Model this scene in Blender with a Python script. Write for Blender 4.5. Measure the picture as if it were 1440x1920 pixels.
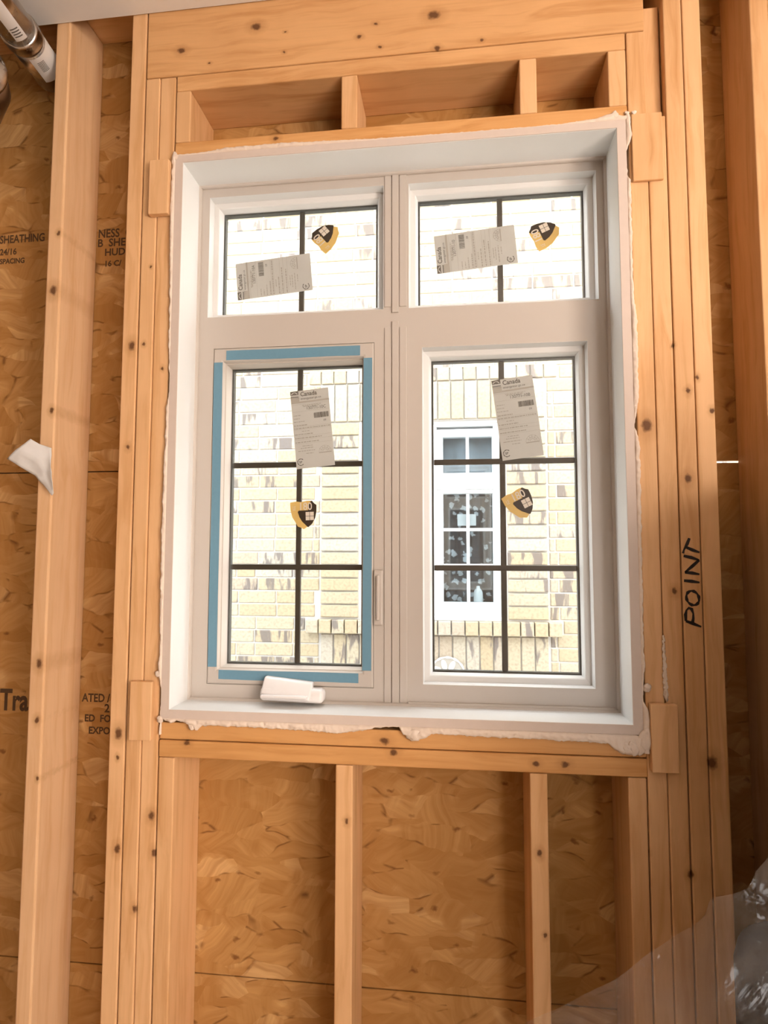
import bpy, bmesh, math, random
from mathutils import Vector, Matrix, noise

for o in list(bpy.data.objects):
    bpy.data.objects.remove(o)
SC = bpy.context.scene
COL = SC.collection
R = math.radians

# ------------------------------------------------------------------ camera, world, lights, exposure
# metres; X along the window wall to the right, Y outwards through the wall, Z up.  stud faces lie at Y = 0
cam = bpy.data.cameras.new('camera')
cam_o = bpy.data.objects.new('camera', cam)
COL.objects.link(cam_o)
cam_o.matrix_world = (Matrix.Translation((0.1418, -1.3127, 1.4551)) @ Matrix.Rotation(0.1187, 4, 'Z')
                      @ Matrix.Rotation(0.0710 + math.pi / 2, 4, 'X') @ Matrix.Rotation(0.0011, 4, 'Z'))
cam.sensor_fit = 'VERTICAL'
cam.sensor_height = 36.0
cam.lens = 36.0 * 1125.4 / 1920.0
cam.clip_start = 0.02
cam.clip_end = 200
SC.camera = cam_o
SC.cycles.diffuse_bounces = 2
SC.cycles.max_bounces = 6
SC.cycles.use_adaptive_sampling = True
SC.cycles.adaptive_threshold = 0.08
SC.cycles.adaptive_min_samples = 16
SC.cycles.caustics_reflective = False
SC.cycles.caustics_refractive = False

world = bpy.data.worlds.new('overcast_sky')
SC.world = world
world.use_nodes = True
wn = world.node_tree.nodes
wn['Background'].inputs[0].default_value = (0.95, 0.98, 1.0, 1)
wn['Background'].inputs[1].default_value = 4.2

def area_light(name, loc, direction, sx, sy, power, color):
    l = bpy.data.lights.new(name, 'AREA')
    l.shape = 'RECTANGLE'
    l.size, l.size_y, l.energy, l.color = sx, sy, power, color
    o = bpy.data.objects.new(name, l)
    COL.objects.link(o)
    o.location = loc
    o.rotation_euler = Vector(direction).to_track_quat('-Z', 'Y').to_euler()
    return o
# daylight entering through the opening in the right-hand wall, and the doorway behind the camera
area_light('side_opening_light', (2.06, -2.15, 1.50), (-0.72, 0.7, 0.02), 1.1, 1.6, 33, (1.0, 0.76, 0.56))
area_light('doorway_light', (1.60, -3.25, 1.3), (-0.35, 1, 0.05), 0.6, 1.9, 6.5, (1.0, 0.75, 0.55))

SC.view_settings.view_transform = 'Standard'
SC.view_settings.look = 'None'
SC.view_settings.exposure = 0.70
SC.view_settings.gamma = 1.0
SC.view_settings.use_curve_mapping = False

# ------------------------------------------------------------------ material helpers
class NT:
    def __init__(s, name):
        s.m = bpy.data.materials.new(name)
        s.m.use_nodes = True
        s.t = s.m.node_tree
        s.b = s.t.nodes['Principled BSDF']
        s.out = s.t.nodes['Material Output']
    def n(s, kind, **kw):
        nd = s.t.nodes.new(kind)
        for k, v in kw.items():
            if k.startswith('i_'):
                key = k[2:]
                key = int(key) if key.isdigit() else key.replace('_', ' ')
                nd.inputs[key].default_value = v
            else:
                setattr(nd, k, v)
        return nd
    def l(s, a, b):
        s.t.links.new(a, b)
    def math(s, op, a, b=None, clamp=False):
        nd = s.n('ShaderNodeMath', operation=op, use_clamp=clamp)
        for i, v in enumerate((a, b)):
            if v is None:
                continue
            if isinstance(v, (int, float)):
                nd.inputs[i].default_value = v
            else:
                s.l(v, nd.inputs[i])
        return nd.outputs[0]
    def vmath(s, op, a, b=None):
        nd = s.n('ShaderNodeVectorMath', operation=op)
        for i, v in enumerate((a, b)):
            if v is None:
                continue
            if isinstance(v, (tuple, list)):
                nd.inputs[i].default_value = v
            else:
                s.l(v, nd.inputs[i])
        return nd.outputs['Value'] if op in ('LENGTH', 'DISTANCE') else nd.outputs[0]
    def ramp(s, fac, stops):
        nd = s.n('ShaderNodeValToRGB')
        e = nd.color_ramp.elements
        while len(e) < len(stops):
            e.new(0.5)
        for el, (p, c) in zip(e, stops):
            el.position = p
            el.color = c if len(c) == 4 else (*c, 1)
        s.l(fac, nd.inputs[0])
        return nd.outputs[0]
    def mix(s, fac, a, b, blend='MIX'):
        nd = s.n('ShaderNodeMix', data_type='RGBA', blend_type=blend)
        for sock, v in ((nd.inputs[0], fac), (nd.inputs[6], a), (nd.inputs[7], b)):
            if isinstance(v, (int, float)):
                sock.default_value = v
            elif isinstance(v, (tuple, list)):
                sock.default_value = v if len(v) == 4 else (*v, 1)
            else:
                s.l(v, sock)
        return nd.outputs[2]
    def noise(s, vec, scale, detail=3, rough=0.55, dist=0.0):
        nd = s.n('ShaderNodeTexNoise')
        nd.inputs['Scale'].default_value = scale
        nd.inputs['Detail'].default_value = detail
        nd.inputs['Roughness'].default_value = rough
        nd.inputs['Distortion'].default_value = dist
        if vec is not None:
            s.l(vec, nd.inputs['Vector'])
        return nd.outputs['Fac']
    def bump(s, h, strength, dist=0.002):
        nd = s.n('ShaderNodeBump')
        nd.inputs['Strength'].default_value = strength
        nd.inputs['Distance'].default_value = dist
        s.l(h, nd.inputs['Height'])
        s.l(nd.outputs[0], s.b.inputs['Normal'])
    def coords(s):
        return s.n('ShaderNodeTexCoord').outputs['Object']

def plain(name, col, rough=0.5, metal=0.0, bump=0.0, bscale=60, vary=0.0, spec=0.5):
    s = NT(name)
    s.b.inputs['Roughness'].default_value = rough
    s.b.inputs['Metallic'].default_value = metal
    s.b.inputs['Specular IOR Level'].default_value = spec
    co = s.coords()
    nz = s.noise(co, bscale, 4)
    d = tuple(max(0, c * (1 - vary)) for c in col)
    s.l(s.mix(nz, col, d), s.b.inputs['Base Color'])
    if bump:
        s.bump(nz, bump)
    return s.m

def wood(name, axis, knots=(), light=(0.86, 0.515, 0.265), dark=(0.70, 0.365, 0.15), yk=True):
    """planed spruce; grain runs along the given axis; knots = (x, z, radius) on the room face"""
    s = NT(name)
    co = s.coords()
    rnd = s.n('ShaderNodeObjectInfo').outputs['Random']
    off = s.n('ShaderNodeCombineXYZ')
    r7 = s.math('MULTIPLY', rnd, 7.3)
    for i in range(3):
        s.l(r7, off.inputs[i])
    v = s.vmath('ADD', co, off.outputs[0])
    st = [1.0, 1.0, 1.0]
    st['XYZ'.index(axis)] = 0.055
    # slow waviness so that the grain bends
    wv = s.noise(v, 3.0, 2)
    warp = s.n('ShaderNodeCombineXYZ')
    w2 = s.math('MULTIPLY', s.math('SUBTRACT', wv, 0.5), 0.05)
    for i in range(3):
        s.l(w2, warp.inputs[i])
    vv = s.vmath('ADD', v, warp.outputs[0])
    g1 = s.noise(s.vmath('MULTIPLY', vv, tuple(st)), 42, 5, 0.6, 0.4)
    st2 = list(st)
    st2['XYZ'.index(axis)] = 0.02
    g2 = s.noise(s.vmath('MULTIPLY', vv, tuple(st2)), 210, 3, 0.6)
    big = s.noise(v, 5.5, 3)
    c = s.ramp(g1, [(0.28, dark), (0.52, light), (0.75, tuple(min(1, k * 1.05) for k in light))])
    c = s.mix(s.math('MULTIPLY', g2, 0.16), c, tuple(k * 0.62 for k in dark))
    c = s.mix(s.math('MULTIPLY', s.math('SUBTRACT', big, 0.42, True), 0.9, True), c, tuple(k * 0.86 for k in dark))
    tint = s.ramp(rnd, [(0.0, (0.93, 0.90, 0.86)), (1.0, (1.03, 1.03, 1.04))])
    c = s.mix(1.0, c, tint, 'MULTIPLY')
    acc = None
    halo = None
    if knots:
        dn = s.n('ShaderNodeTexNoise')
        dn.inputs['Scale'].default_value = 90
        s.l(co, dn.inputs['Vector'])
        dv = s.vmath('MULTIPLY', s.vmath('SUBTRACT', dn.outputs['Color'], (0.5, 0.5, 0.5)), (0.009, 0.0, 0.009))
        cw = s.vmath('ADD', co, dv)
        for kx, kz, kr in knots:
            ex, ez = (1.25, 0.9) if axis == 'X' else (0.9, 1.3)
            p = s.vmath('MULTIPLY', s.vmath('SUBTRACT', cw, (kx, 0, kz)), (1 / (kr * ex), 0, 1 / (kr * ez)))
            d = s.vmath('LENGTH', p)
            a = s.n('ShaderNodeMapRange')
            a.inputs[1].default_value, a.inputs[2].default_value = 1.15, 0.55
            s.l(d, a.inputs[0])
            acc = a.outputs[0] if acc is None else s.math('MAXIMUM', acc, a.outputs[0])
            h = s.n('ShaderNodeMapRange')
            h.inputs[1].default_value, h.inputs[2].default_value = 2.8, 0.8
            s.l(d, h.inputs[0])
            halo = h.outputs[0] if halo is None else s.math('MAXIMUM', halo, h.outputs[0])
        c = s.mix(s.math('MULTIPLY', halo, 0.45), c, (0.42, 0.19, 0.06))
        c = s.mix(s.math('MULTIPLY', acc, 0.88), c, (0.10, 0.035, 0.012))
    s.l(c, s.b.inputs['Base Color'])
    s.b.inputs['Roughness'].default_value = 0.62
    s.b.inputs['Specular IOR Level'].default_value = 0.25
    return s.m

def osb_material(name):
    s = NT(name)
    co = s.coords()
    def strands(scale, seed, ang0):
        v = s.vmath('ADD', co, (seed, seed * 0.7, seed * 1.3))
        warp = s.n('ShaderNodeTexNoise')
        warp.inputs['Scale'].default_value = 9
        s.l(v, warp.inputs['Vector'])
        v = s.vmath('ADD', v, s.vmath('MULTIPLY', s.vmath('SUBTRACT', warp.outputs['Color'], (0.5, 0.5, 0.5)), (0.05, 0, 0.05)))
        mp = s.n('ShaderNodeMapping')
        mp.inputs['Rotation'].default_value = (0, ang0, 0)
        mp.inputs['Scale'].default_value = (1.0, 0.0, 3.0)
        s.l(v, mp.inputs['Vector'])
        vo = s.n('ShaderNodeTexVoronoi')
        vo.inputs['Scale'].default_value = scale
        vo.inputs['Randomness'].default_value = 1.0
        s.l(mp.outputs[0], vo.inputs['Vector'])
        sep = s.n('ShaderNodeSeparateColor')
        s.l(vo.outputs['Color'], sep.inputs[0])
        rot = s.n('ShaderNodeVectorRotate', rotation_type='AXIS_ANGLE')
        rot.inputs['Axis'].default_value = (0, 1, 0)
        s.l(s.math('ADD', s.math('MULTIPLY', sep.outputs[1], 1.3), ang0), rot.inputs['Angle'])
        s.l(v, rot.inputs['Vector'])
        grain = s.noise(s.vmath('MULTIPLY', rot.outputs[0], (5, 5, 70)), 1.0, 3, 0.6)
        ed = s.n('ShaderNodeTexVoronoi', feature='DISTANCE_TO_EDGE')
        ed.inputs['Scale'].default_value = scale
        s.l(mp.outputs[0], ed.inputs['Vector'])
        return sep.outputs[0], grain, ed.outputs['Distance']
    r1, g1, e1 = strands(6.0, 3.1, 0.55)
    r2, g2, e2 = strands(7.5, 11.7, -0.75)
    selm = s.n('ShaderNodeMapRange')
    selm.inputs[1].default_value, selm.inputs[2].default_value = 0.46, 0.54
    s.l(s.noise(co, 8, 2), selm.inputs[0])
    sel = selm.outputs[0]
    rr = s.n('ShaderNodeMix'); s.l(sel, rr.inputs[0]); s.l(r1, rr.inputs[2]); s.l(r2, rr.inputs[3])
    gg = s.n('ShaderNodeMix'); s.l(sel, gg.inputs[0]); s.l(g1, gg.inputs[2]); s.l(g2, gg.inputs[3])
    ee = s.n('ShaderNodeMix'); s.l(sel, ee.inputs[0]); s.l(e1, ee.inputs[2]); s.l(e2, ee.inputs[3])
    c = s.ramp(rr.outputs[0], [(0.0, (0.49, 0.245, 0.075)), (0.35, (0.59, 0.31, 0.108)), (0.75, (0.67, 0.37, 0.138)), (1.0, (0.86, 0.54, 0.25))])
    c = s.mix(s.math('MULTIPLY', s.math('SUBTRACT', gg.outputs[0], 0.22, True), 1.45, True), c, (0.37, 0.16, 0.04))
    soft = s.noise(co, 5, 3)
    c = s.mix(s.math('MULTIPLY', s.math('SUBTRACT', soft, 0.40, True), 1.3, True), c, (0.42, 0.19, 0.05))
    # dark slivers where flakes overlap
    edge = s.n('ShaderNodeMapRange')
    edge.inputs[1].default_value, edge.inputs[2].default_value = 0.045, 0.0
    s.l(ee.outputs[0], edge.inputs[0])
    gate = s.n('ShaderNodeMapRange')
    gate.inputs[1].default_value, gate.inputs[2].default_value = 0.53, 0.62
    s.l(s.noise(s.vmath('ADD', co, (5, 2, 9)), 13, 2), gate.inputs[0])
    c = s.mix(s.math('MULTIPLY', s.math('MULTIPLY', edge.outputs[0], gate.outputs[0]), 0.85), c, (0.17, 0.065, 0.018))
    # bark flecks
    fl = s.n('ShaderNodeTexVoronoi')
    fl.inputs['Scale'].default_value = 21
    fw = s.n('ShaderNodeTexNoise')
    fw.inputs['Scale'].default_value = 60
    s.l(co, fw.inputs['Vector'])
    s.l(s.vmath('MULTIPLY', s.vmath('ADD', co, s.vmath('MULTIPLY', fw.outputs['Color'], (0.02, 0, 0.02))), (0.9, 0, 1.5)), fl.inputs['Vector'])
    fm = s.n('ShaderNodeMapRange')
    fm.inputs[1].default_value, fm.inputs[2].default_value = 0.22, 0.08
    s.l(fl.outputs['Distance'], fm.inputs[0])
    sp = s.n('ShaderNodeSeparateColor')
    s.l(fl.outputs['Color'], sp.inputs[0])
    c = s.mix(s.math('MULTIPLY', s.math('MULTIPLY', fm.outputs[0], s.math('GREATER_THAN', sp.outputs[0], 0.80)), 0.8), c, (0.19, 0.07, 0.02))
    s.l(c, s.b.inputs['Base Color'])
    s.b.inputs['Roughness'].default_value = 0.7
    s.b.inputs['Specular IOR Level'].default_value = 0.2
    return s.m

def glass_material(name, tint=(0.985, 0.99, 0.99), refl=0.04):
    s = NT(name)
    tr = s.n('ShaderNodeBsdfTransparent')
    tr.inputs[0].default_value = (*tint, 1)
    gl = s.n('ShaderNodeBsdfGlossy')
    gl.inputs['Roughness'].default_value = 0.02
    co = s.coords()
    nz = s.noise(co, 2.0, 2)
    mx = s.n('ShaderNodeMixShader')
    s.l(s.math('ADD', s.math('MULTIPLY', nz, 0.01), refl), mx.inputs[0])
    s.l(tr.outputs[0], mx.inputs[1])
    s.l(gl.outputs[0], mx.inputs[2])
    s.l(mx.outputs[0], s.out.inputs['Surface'])
    return s.m

def film_material(name):
    s = NT(name)
    tr = s.n('ShaderNodeBsdfTransparent')
    tr.inputs[0].default_value = (0.95, 0.95, 0.95, 1)
    gl = s.n('ShaderNodeBsdfGlossy')
    gl.inputs['Roughness'].default_value = 0.16
    df = s.n('ShaderNodeBsdfDiffuse')
    df.inputs[0].default_value = (0.36, 0.335, 0.32, 1)
    co = s.coords()
    nz = s.noise(co, 9.0, 4, 0.6, 0.8)
    bp = s.n('ShaderNodeBump')
    bp.inputs['Strength'].default_value = 0.5
    bp.inputs['Distance'].default_value = 0.02
    s.l(nz, bp.inputs['Height'])
    s.l(bp.outputs[0], gl.inputs['Normal'])
    m1 = s.n('ShaderNodeMixShader')
    m1.inputs[0].default_value = 0.33
    s.l(df.outputs[0], m1.inputs[1])
    s.l(gl.outputs[0], m1.inputs[2])
    m2 = s.n('ShaderNodeMixShader')
    s.l(s.math('ADD', s.math('MULTIPLY', nz, 0.24), -0.02, True), m2.inputs[0])
    s.l(tr.outputs[0], m2.inputs[1])
    s.l(m1.outputs[0], m2.inputs[2])
    s.l(m2.outputs[0], s.out.inputs['Surface'])
    return s.m

def paper_material(name, col, trans=0.35):
    s = NT(name)
    co = s.coords()
    c = s.mix(s.noise(co, 30, 3), col, tuple(k * 0.93 for k in col))
    df = s.n('ShaderNodeBsdfDiffuse')
    tl = s.n('ShaderNodeBsdfTranslucent')
    s.l(c, df.inputs[0])
    s.l(c, tl.inputs[0])
    mx = s.n('ShaderNodeMixShader')
    mx.inputs[0].default_value = trans
    s.l(df.outputs[0], mx.inputs[1])
    s.l(tl.outputs[0], mx.inputs[2])
    s.l(mx.outputs[0], s.out.inputs['Surface'])
    return s.m

def brick_material(name, attr=None):
    s = NT(name)
    co = s.coords()
    if attr:
        at = s.n('ShaderNodeAttribute', attribute_name=attr)
        rnd = at.outputs['Fac']
    else:
        rnd = s.n('ShaderNodeObjectInfo').outputs['Random']
    off = s.n('ShaderNodeCombineXYZ')
    s.l(s.math('MULTIPLY', rnd, 31.0), off.inputs[0])
    s.l(s.math('MULTIPLY', rnd, 17.0), off.inputs[2])
    v = s.vmath('ADD', co, off.outputs[0])
    base = s.ramp(rnd, [(0.0, (0.485, 0.40, 0.262)), (0.3, (0.50, 0.445, 0.34)), (0.55, (0.475, 0.39, 0.255)), (0.78, (0.50, 0.46, 0.385)), (1.0, (0.455, 0.38, 0.29))])
    patch = s.noise(s.vmath('MULTIPLY', v, (1.0, 0.0, 0.22)), 15, 3, 0.6, 0.3)
    r2 = s.math('FRACT', s.math('MULTIPLY', rnd, 7.77))
    thr = s.n('ShaderNodeMapRange')
    thr.inputs[1].default_value, thr.inputs[2].default_value = 0.50, 0.56
    s.l(patch, thr.inputs[0])
    dk = s.math('MULTIPLY', thr.outputs[0], s.math('GREATER_THAN', r2, 0.68))
    c = s.mix(s.math('MULTIPLY', dk, 0.80), base, (0.15, 0.132, 0.136))
    fine = s.noise(v, 60, 4)
    c = s.mix(s.math('MULTIPLY', s.math('SUBTRACT', fine, 0.47, True), 1.8, True), c, (0.20, 0.15, 0.105))
    s.l(c, s.b.inputs['Base Color'])
    s.b.inputs['Roughness'].default_value = 0.9
    s.b.inputs['Specular IOR Level'].default_value = 0.1
    s.bump(fine, 0.3, 0.003)
    return s.m

def lace_material(name):
    s = NT(name)
    co = s.coords()
    v = s.vmath('MULTIPLY', co, (1, 0, 1))
    vo = s.n('ShaderNodeTexVoronoi')
    vo.inputs['Scale'].default_value = 20
    vo.inputs['Randomness'].default_value = 0.9
    nz = s.n('ShaderNodeTexNoise')
    nz.inputs['Scale'].default_value = 40
    s.l(v, nz.inputs['Vector'])
    s.l(s.vmath('ADD', v, s.vmath('MULTIPLY', nz.outputs['Color'], (0.05, 0, 0.05))), vo.inputs['Vector'])
    m = s.n('ShaderNodeMapRange')
    m.inputs[1].default_value, m.inputs[2].default_value = 0.42, 0.34
    s.l(vo.outputs['Distance'], m.inputs[0])
    c = s.mix(m.outputs[0], (0.075, 0.085, 0.095), (0.62, 0.65, 0.67))
    s.l(c, s.b.inputs['Base Color'])
    s.b.inputs['Roughness'].default_value = 0.9
    return s.m

def metal_material(name, col=(0.66, 0.63, 0.60), rough=0.26):
    s = NT(name)
    co = s.coords()
    nz = s.noise(co, 25, 3)
    s.l(s.mix(nz, col, tuple(k * 0.8 for k in col)), s.b.inputs['Base Color'])
    s.b.inputs['Metallic'].default_value = 1.0
    s.l(s.math('ADD', s.math('MULTIPLY', nz, 0.12), rough - 0.06), s.b.inputs['Roughness'])
    s.bump(nz, 0.08, 0.002)
    return s.m

# ------------------------------------------------------------------ mesh helpers
def box(bm, x0, x1, y0, y1, z0, z1):
    vs = [bm.verts.new(p) for p in ((x0, y0, z0), (x1, y0, z0), (x1, y1, z0), (x0, y1, z0),
                                    (x0, y0, z1), (x1, y0, z1), (x1, y1, z1), (x0, y1, z1))]
    return [bm.faces.new([vs[i] for i in f]) for f in ((3, 2, 1, 0), (4, 5, 6, 7), (0, 1, 5, 4), (1, 2, 6, 5), (2, 3, 7, 6), (3, 0, 4, 7))]

def boxes(*bs, bev=0.0, seg=2):
    bm = bmesh.new()
    for b in bs:
        box(bm, *b)
    if bev:
        bmesh.ops.bevel(bm, geom=bm.edges[:], offset=bev, segments=seg, affect='EDGES', profile=0.5)
    return bm

def loft(bm, loops, closed=False):
    """rings of four corners (x0, x1, z0, z1, y)"""
    rs = []
    for x0, x1, z0, z1, y in loops:
        rs.append([bm.verts.new(p) for p in ((x0, y, z0), (x1, y, z0), (x1, y, z1), (x0, y, z1))])
    n = len(rs)
    for i in range(n if closed else n - 1):
        a, b = rs[i], rs[(i + 1) % n]
        for k in range(4):
            bm.faces.new((a[k], a[(k + 1) % 4], b[(k + 1) % 4], b[k]))

def inset(r, d):
    return (r[0] + d, r[1] - d, r[2] + d, r[3] - d)

def obj(name, bm, mat, parent=None, smooth=False, fix=True):
    if fix:
        bmesh.ops.recalc_face_normals(bm, faces=bm.faces[:])
    me = bpy.data.meshes.new(name)
    bm.to_mesh(me)
    bm.free()
    me.materials.append(mat)
    if smooth:
        for p in me.polygons:
            p.use_smooth = True
    o = bpy.data.objects.new(name, me)
    COL.objects.link(o)
    if parent:
        o.parent = parent
    return o

def recentre(o):
    """move the origin of a top-level one-mesh thing to its base"""
    me = o.data
    xs = [v.co for v in me.vertices]
    c = Vector(((min(v.x for v in xs) + max(v.x for v in xs)) / 2, (min(v.y for v in xs) + max(v.y for v in xs)) / 2, min(v.z for v in xs)))
    me.transform(Matrix.Translation(-c))
    o.location = c
    return o

def empty(name, loc=(0, 0, 0)):
    o = bpy.data.objects.new(name, None)
    o.empty_display_size = 0.05
    COL.objects.link(o)
    o.location = loc
    return o

def tag(o, label=None, cat=None, group=None, kind=None):
    for k, v in (('label', label), ('category', cat), ('group', group), ('kind', kind)):
        if v:
            o[k] = v
    return o

def tube(bm, pts, r, seg=20, cap=True):
    """round tube along a list of points; r a number or a list"""
    pts = [Vector(p) for p in pts]
    rs = r if isinstance(r, (list, tuple)) else [r] * len(pts)
    rings = []
    up = None
    for i, p in enumerate(pts):
        t = (pts[min(i + 1, len(pts) - 1)] - pts[max(i - 1, 0)]).normalized()
        if up is None:
            up = t.orthogonal().normalized()
        up = (up - t * up.dot(t)).normalized()
        w = t.cross(up)
        rings.append([bm.verts.new(p + (up * math.cos(a) + w * math.sin(a)) * rs[i]) for a in [2 * math.pi * k / seg for k in range(seg)]])
    for a, b in zip(rings, rings[1:]):
        for k in range(seg):
            bm.faces.new((a[k], a[(k + 1) % seg], b[(k + 1) % seg], b[k]))
    if cap:
        bm.faces.new(rings[0][::-1])
        bm.faces.new(rings[-1])

def poly(bm, pts2, M, thick=0.0):
    """flat polygon from (u, v) points through matrix M (u, v, w); optional thickness towards +w"""
    a = [bm.verts.new(M @ Vector((u, v, thick))) for u, v in pts2]
    bm.faces.new(a)
    if thick:
        b = [bm.verts.new(M @ Vector((u, v, 0))) for u, v in pts2]
        bm.faces.new(b[::-1])
        n = len(a)
        for i in range(n):
            bm.faces.new((a[i], b[i], b[(i + 1) % n], a[(i + 1) % n]))

def rect2(u0, u1, v0, v1):
    return [(u0, v0), (u1, v0), (u1, v1), (u0, v1)]

def stroke(bm, pts2, width, M, w=0.0):
    """flat brush stroke along (u, v) points"""
    n = len(pts2)
    L = []
    for i in range(n):
        a = Vector(pts2[max(i - 1, 0)])
        b = Vector(pts2[min(i + 1, n - 1)])
        d = (b - a).normalized()
        nrm = Vector((-d.y, d.x)) * width / 2 * (0.8 + 0.3 * math.sin(i * 2.1))
        p = Vector(pts2[i])
        L.append((bm.verts.new(M @ Vector((p.x + nrm.x, p.y + nrm.y, w))), bm.verts.new(M @ Vector((p.x - nrm.x, p.y - nrm.y, w)))))
    for a, b in zip(L, L[1:]):
        bm.faces.new((a[0], a[1], b[1], b[0]))

def text_into(bm, txt, size, u, v, M, w=0.0, align='LEFT', sx=1.0, bold=0.0):
    cu = bpy.data.curves.new('t', 'FONT')
    cu.body = txt
    cu.size = size
    cu.align_x = align
    cu.resolution_u = 3
    cu.offset = bold
    o = bpy.data.objects.new('t', cu)
    COL.objects.link(o)
    dg = bpy.context.evaluated_depsgraph_get()
    me = bpy.data.meshes.new_from_object(o.evaluated_get(dg))
    me.transform(M @ Matrix.Translation((u, v, w)) @ Matrix.Diagonal((sx, 1, 1, 1)))
    bm.from_mesh(me)
    bpy.data.objects.remove(o)
    bpy.data.meshes.remove(me)

def wall_frame(x, y, z, ang=0.0):
    """matrix taking (u right, v up, w towards the room) to the wall plane, turned by ang in that plane"""
    B = Matrix(((1, 0, 0, x), (0, 0, -1, y), (0, 1, 0, z), (0, 0, 0, 1)))
    return B @ Matrix.Rotation(ang, 4, 'Z')

# ------------------------------------------------------------------ materials
M = {}
M['osb'] = osb_material('osb')
M['vinyl'] = plain('white_vinyl_shaded', (0.575, 0.51, 0.455), 0.42, vary=0.02, bscale=20)  # darker, pinker than the sash white; weak room light put into the colour
M['sash'] = plain('white_sash_vinyl', (0.76, 0.745, 0.725), 0.42, vary=0.02, bscale=20)
M['edge'] = plain('shaded_lining_edge', (0.70, 0.575, 0.50), 0.7, vary=0.08, bscale=60)  # tan pink tone stands in for dimmer light on the lining's front edge
M['lining'] = plain('white_lining_board', (0.84, 0.83, 0.81), 0.5, vary=0.02, bscale=20)
M['vinyl_out'] = plain('white_vinyl_outside', (0.84, 0.87, 0.88), 0.5, vary=0.02)
M['bar'] = plain('dark_bronze_bar', (0.055, 0.047, 0.035), 0.4, vary=0.1)
M['spacer'] = plain('dark_spacer', (0.05, 0.055, 0.05), 0.45, vary=0.2)
M['glass'] = glass_material('window_glass')
M['glass_far'] = glass_material('far_window_glass', (0.85, 0.9, 0.92), 0.10)
M['tape'] = plain('blue_masking_tape', (0.155, 0.315, 0.425), 0.7, vary=0.12, bscale=120)
M['foam'] = plain('spray_foam', (0.86, 0.70, 0.58), 0.85, bump=0.5, bscale=140, vary=0.12)
M['ceiling'] = plain('ceiling_board', (0.90, 0.84, 0.79), 0.9, bump=0.05, bscale=40, vary=0.05)
M['floor'] = plain('subfloor', (0.66, 0.50, 0.34), 0.8, vary=0.3, bscale=12)
M['roomwall'] = plain('bare_room_wall', (0.48, 0.34, 0.215), 0.85, vary=0.25, bscale=6)
M['mortar'] = plain('mortar', (0.68, 0.66, 0.63), 0.95, bump=0.3, bscale=120, vary=0.1)
M['brick'] = brick_material('cream_brick')
M['brick_far'] = brick_material('cream_brick_field', 'brick_tone')
M['ink'] = plain('black_stamp_ink', (0.115, 0.055, 0.022), 0.8, vary=0.5, bscale=160)
M['marker'] = plain('black_marker', (0.018, 0.012, 0.012), 0.5, vary=0.2)
M['paper'] = paper_material('sticker_paper', (0.64, 0.625, 0.585), 0.22)
M['tissue'] = paper_material('white_paper', (0.90, 0.87, 0.85), 0.2)
M['print'] = plain('grey_print', (0.16, 0.145, 0.125), 0.7, vary=0.1)
M['print_pale'] = plain('pale_print', (0.42, 0.39, 0.34), 0.7, vary=0.1)
M['gold'] = plain('gold_sticker', (0.80, 0.55, 0.18), 0.4, vary=0.25, bscale=25)
M['shield_black'] = plain('black_sticker', (0.045, 0.03, 0.018), 0.4, vary=0.2)
M['shield_white'] = plain('sticker_lettering', (0.72, 0.64, 0.54), 0.5, vary=0.05)
M['galv'] = metal_material('galvanised_metal')
M['galv_dark'] = metal_material('dull_metal', (0.42, 0.37, 0.31), 0.34)
M['white_label'] = plain('white_pipe_label', (0.88, 0.86, 0.84), 0.4, vary=0.03)
M['film'] = film_material('clear_polyethylene')
M['bundle'] = plain('dark_bundle', (0.022, 0.026, 0.034), 0.75, vary=0.3, bscale=25, spec=0.2)
M['lace'] = lace_material('lace_curtain')
M['blind'] = plain('grey_blue_blind', (0.40, 0.45, 0.50), 0.35, bump=0.25, bscale=14, vary=0.25)
M['earth'] = plain('side_yard_ground', (0.42, 0.40, 0.36), 0.95, bump=0.3, bscale=30, vary=0.3)
M['wrap'] = plain('light_block_backing', (0.10, 0.08, 0.06), 0.8, vary=0.2)  # for the added backing that blocks light at the board joints
M['siding'] = plain('outer_board', (0.60, 0.50, 0.38), 0.9, vary=0.2)
M['crank'] = plain('crank_cover_plastic', (0.86, 0.81, 0.79), 0.35, bump=0.1, bscale=60, vary=0.04)

KN_LS = [(-0.8253, 2.0947, .010), (-0.822, 1.2011, .009), (-0.822, 1.0739, .006), (-0.8175, 2.2395, .005), (-0.8166, 1.7983, .006), (-0.8149, 0.9418, .004)]
KN_KL = [(-0.6184, 1.9496, .009), (-0.6197, 1.7066, .005), (-0.621, 1.0502, .010), (-0.6217, 0.9971, .004), (-0.6148, 0.7975, .008)]
KN_JL = [(-0.542, 1.8926, .004), (-0.5377, 0.873, .008), (-0.5293, 0.7934, .007), (-0.570, 0.6718, .006), (-0.576, 2.1407, .003), (-0.5877, 1.9522, .004)]
KN_R = [(0.625, 1.6148, .008), (0.5911, 1.381, .006), (0.6312, 1.8006, .005), (0.5462, 1.7297, .012), (0.6043, 1.8995, .004), (0.6503, 1.8286, .004),
        (0.6775, 1.757, .005), (0.5231, 0.8539, .004), (0.6037, 0.8174, .006), (0.6519, 1.0375, .011)]
KN_H = [(0.2093, 2.632, .004), (-0.026, 2.6399, .004), (-0.0362, 2.6994, .004), (-0.0741, 2.6702, .005), (-0.2536, 2.7016, .003), (-0.2556, 2.6504, .003),
        (-0.4412, 2.6423, .003), (-0.5141, 2.6814, .008), (0.1082, 2.6232, .006), (-0.3265, 2.7232, .010), (0.10, 2.705, .012)]
KN_S = [(-0.4583, 1.035, .006), (-0.0142, 1.0549, .009), (0.0065, 1.0322, .007), (0.3047, 1.0211, .006), (0.3641, 1.0225, .007), (-0.2735, 2.4371, .006)]
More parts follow.
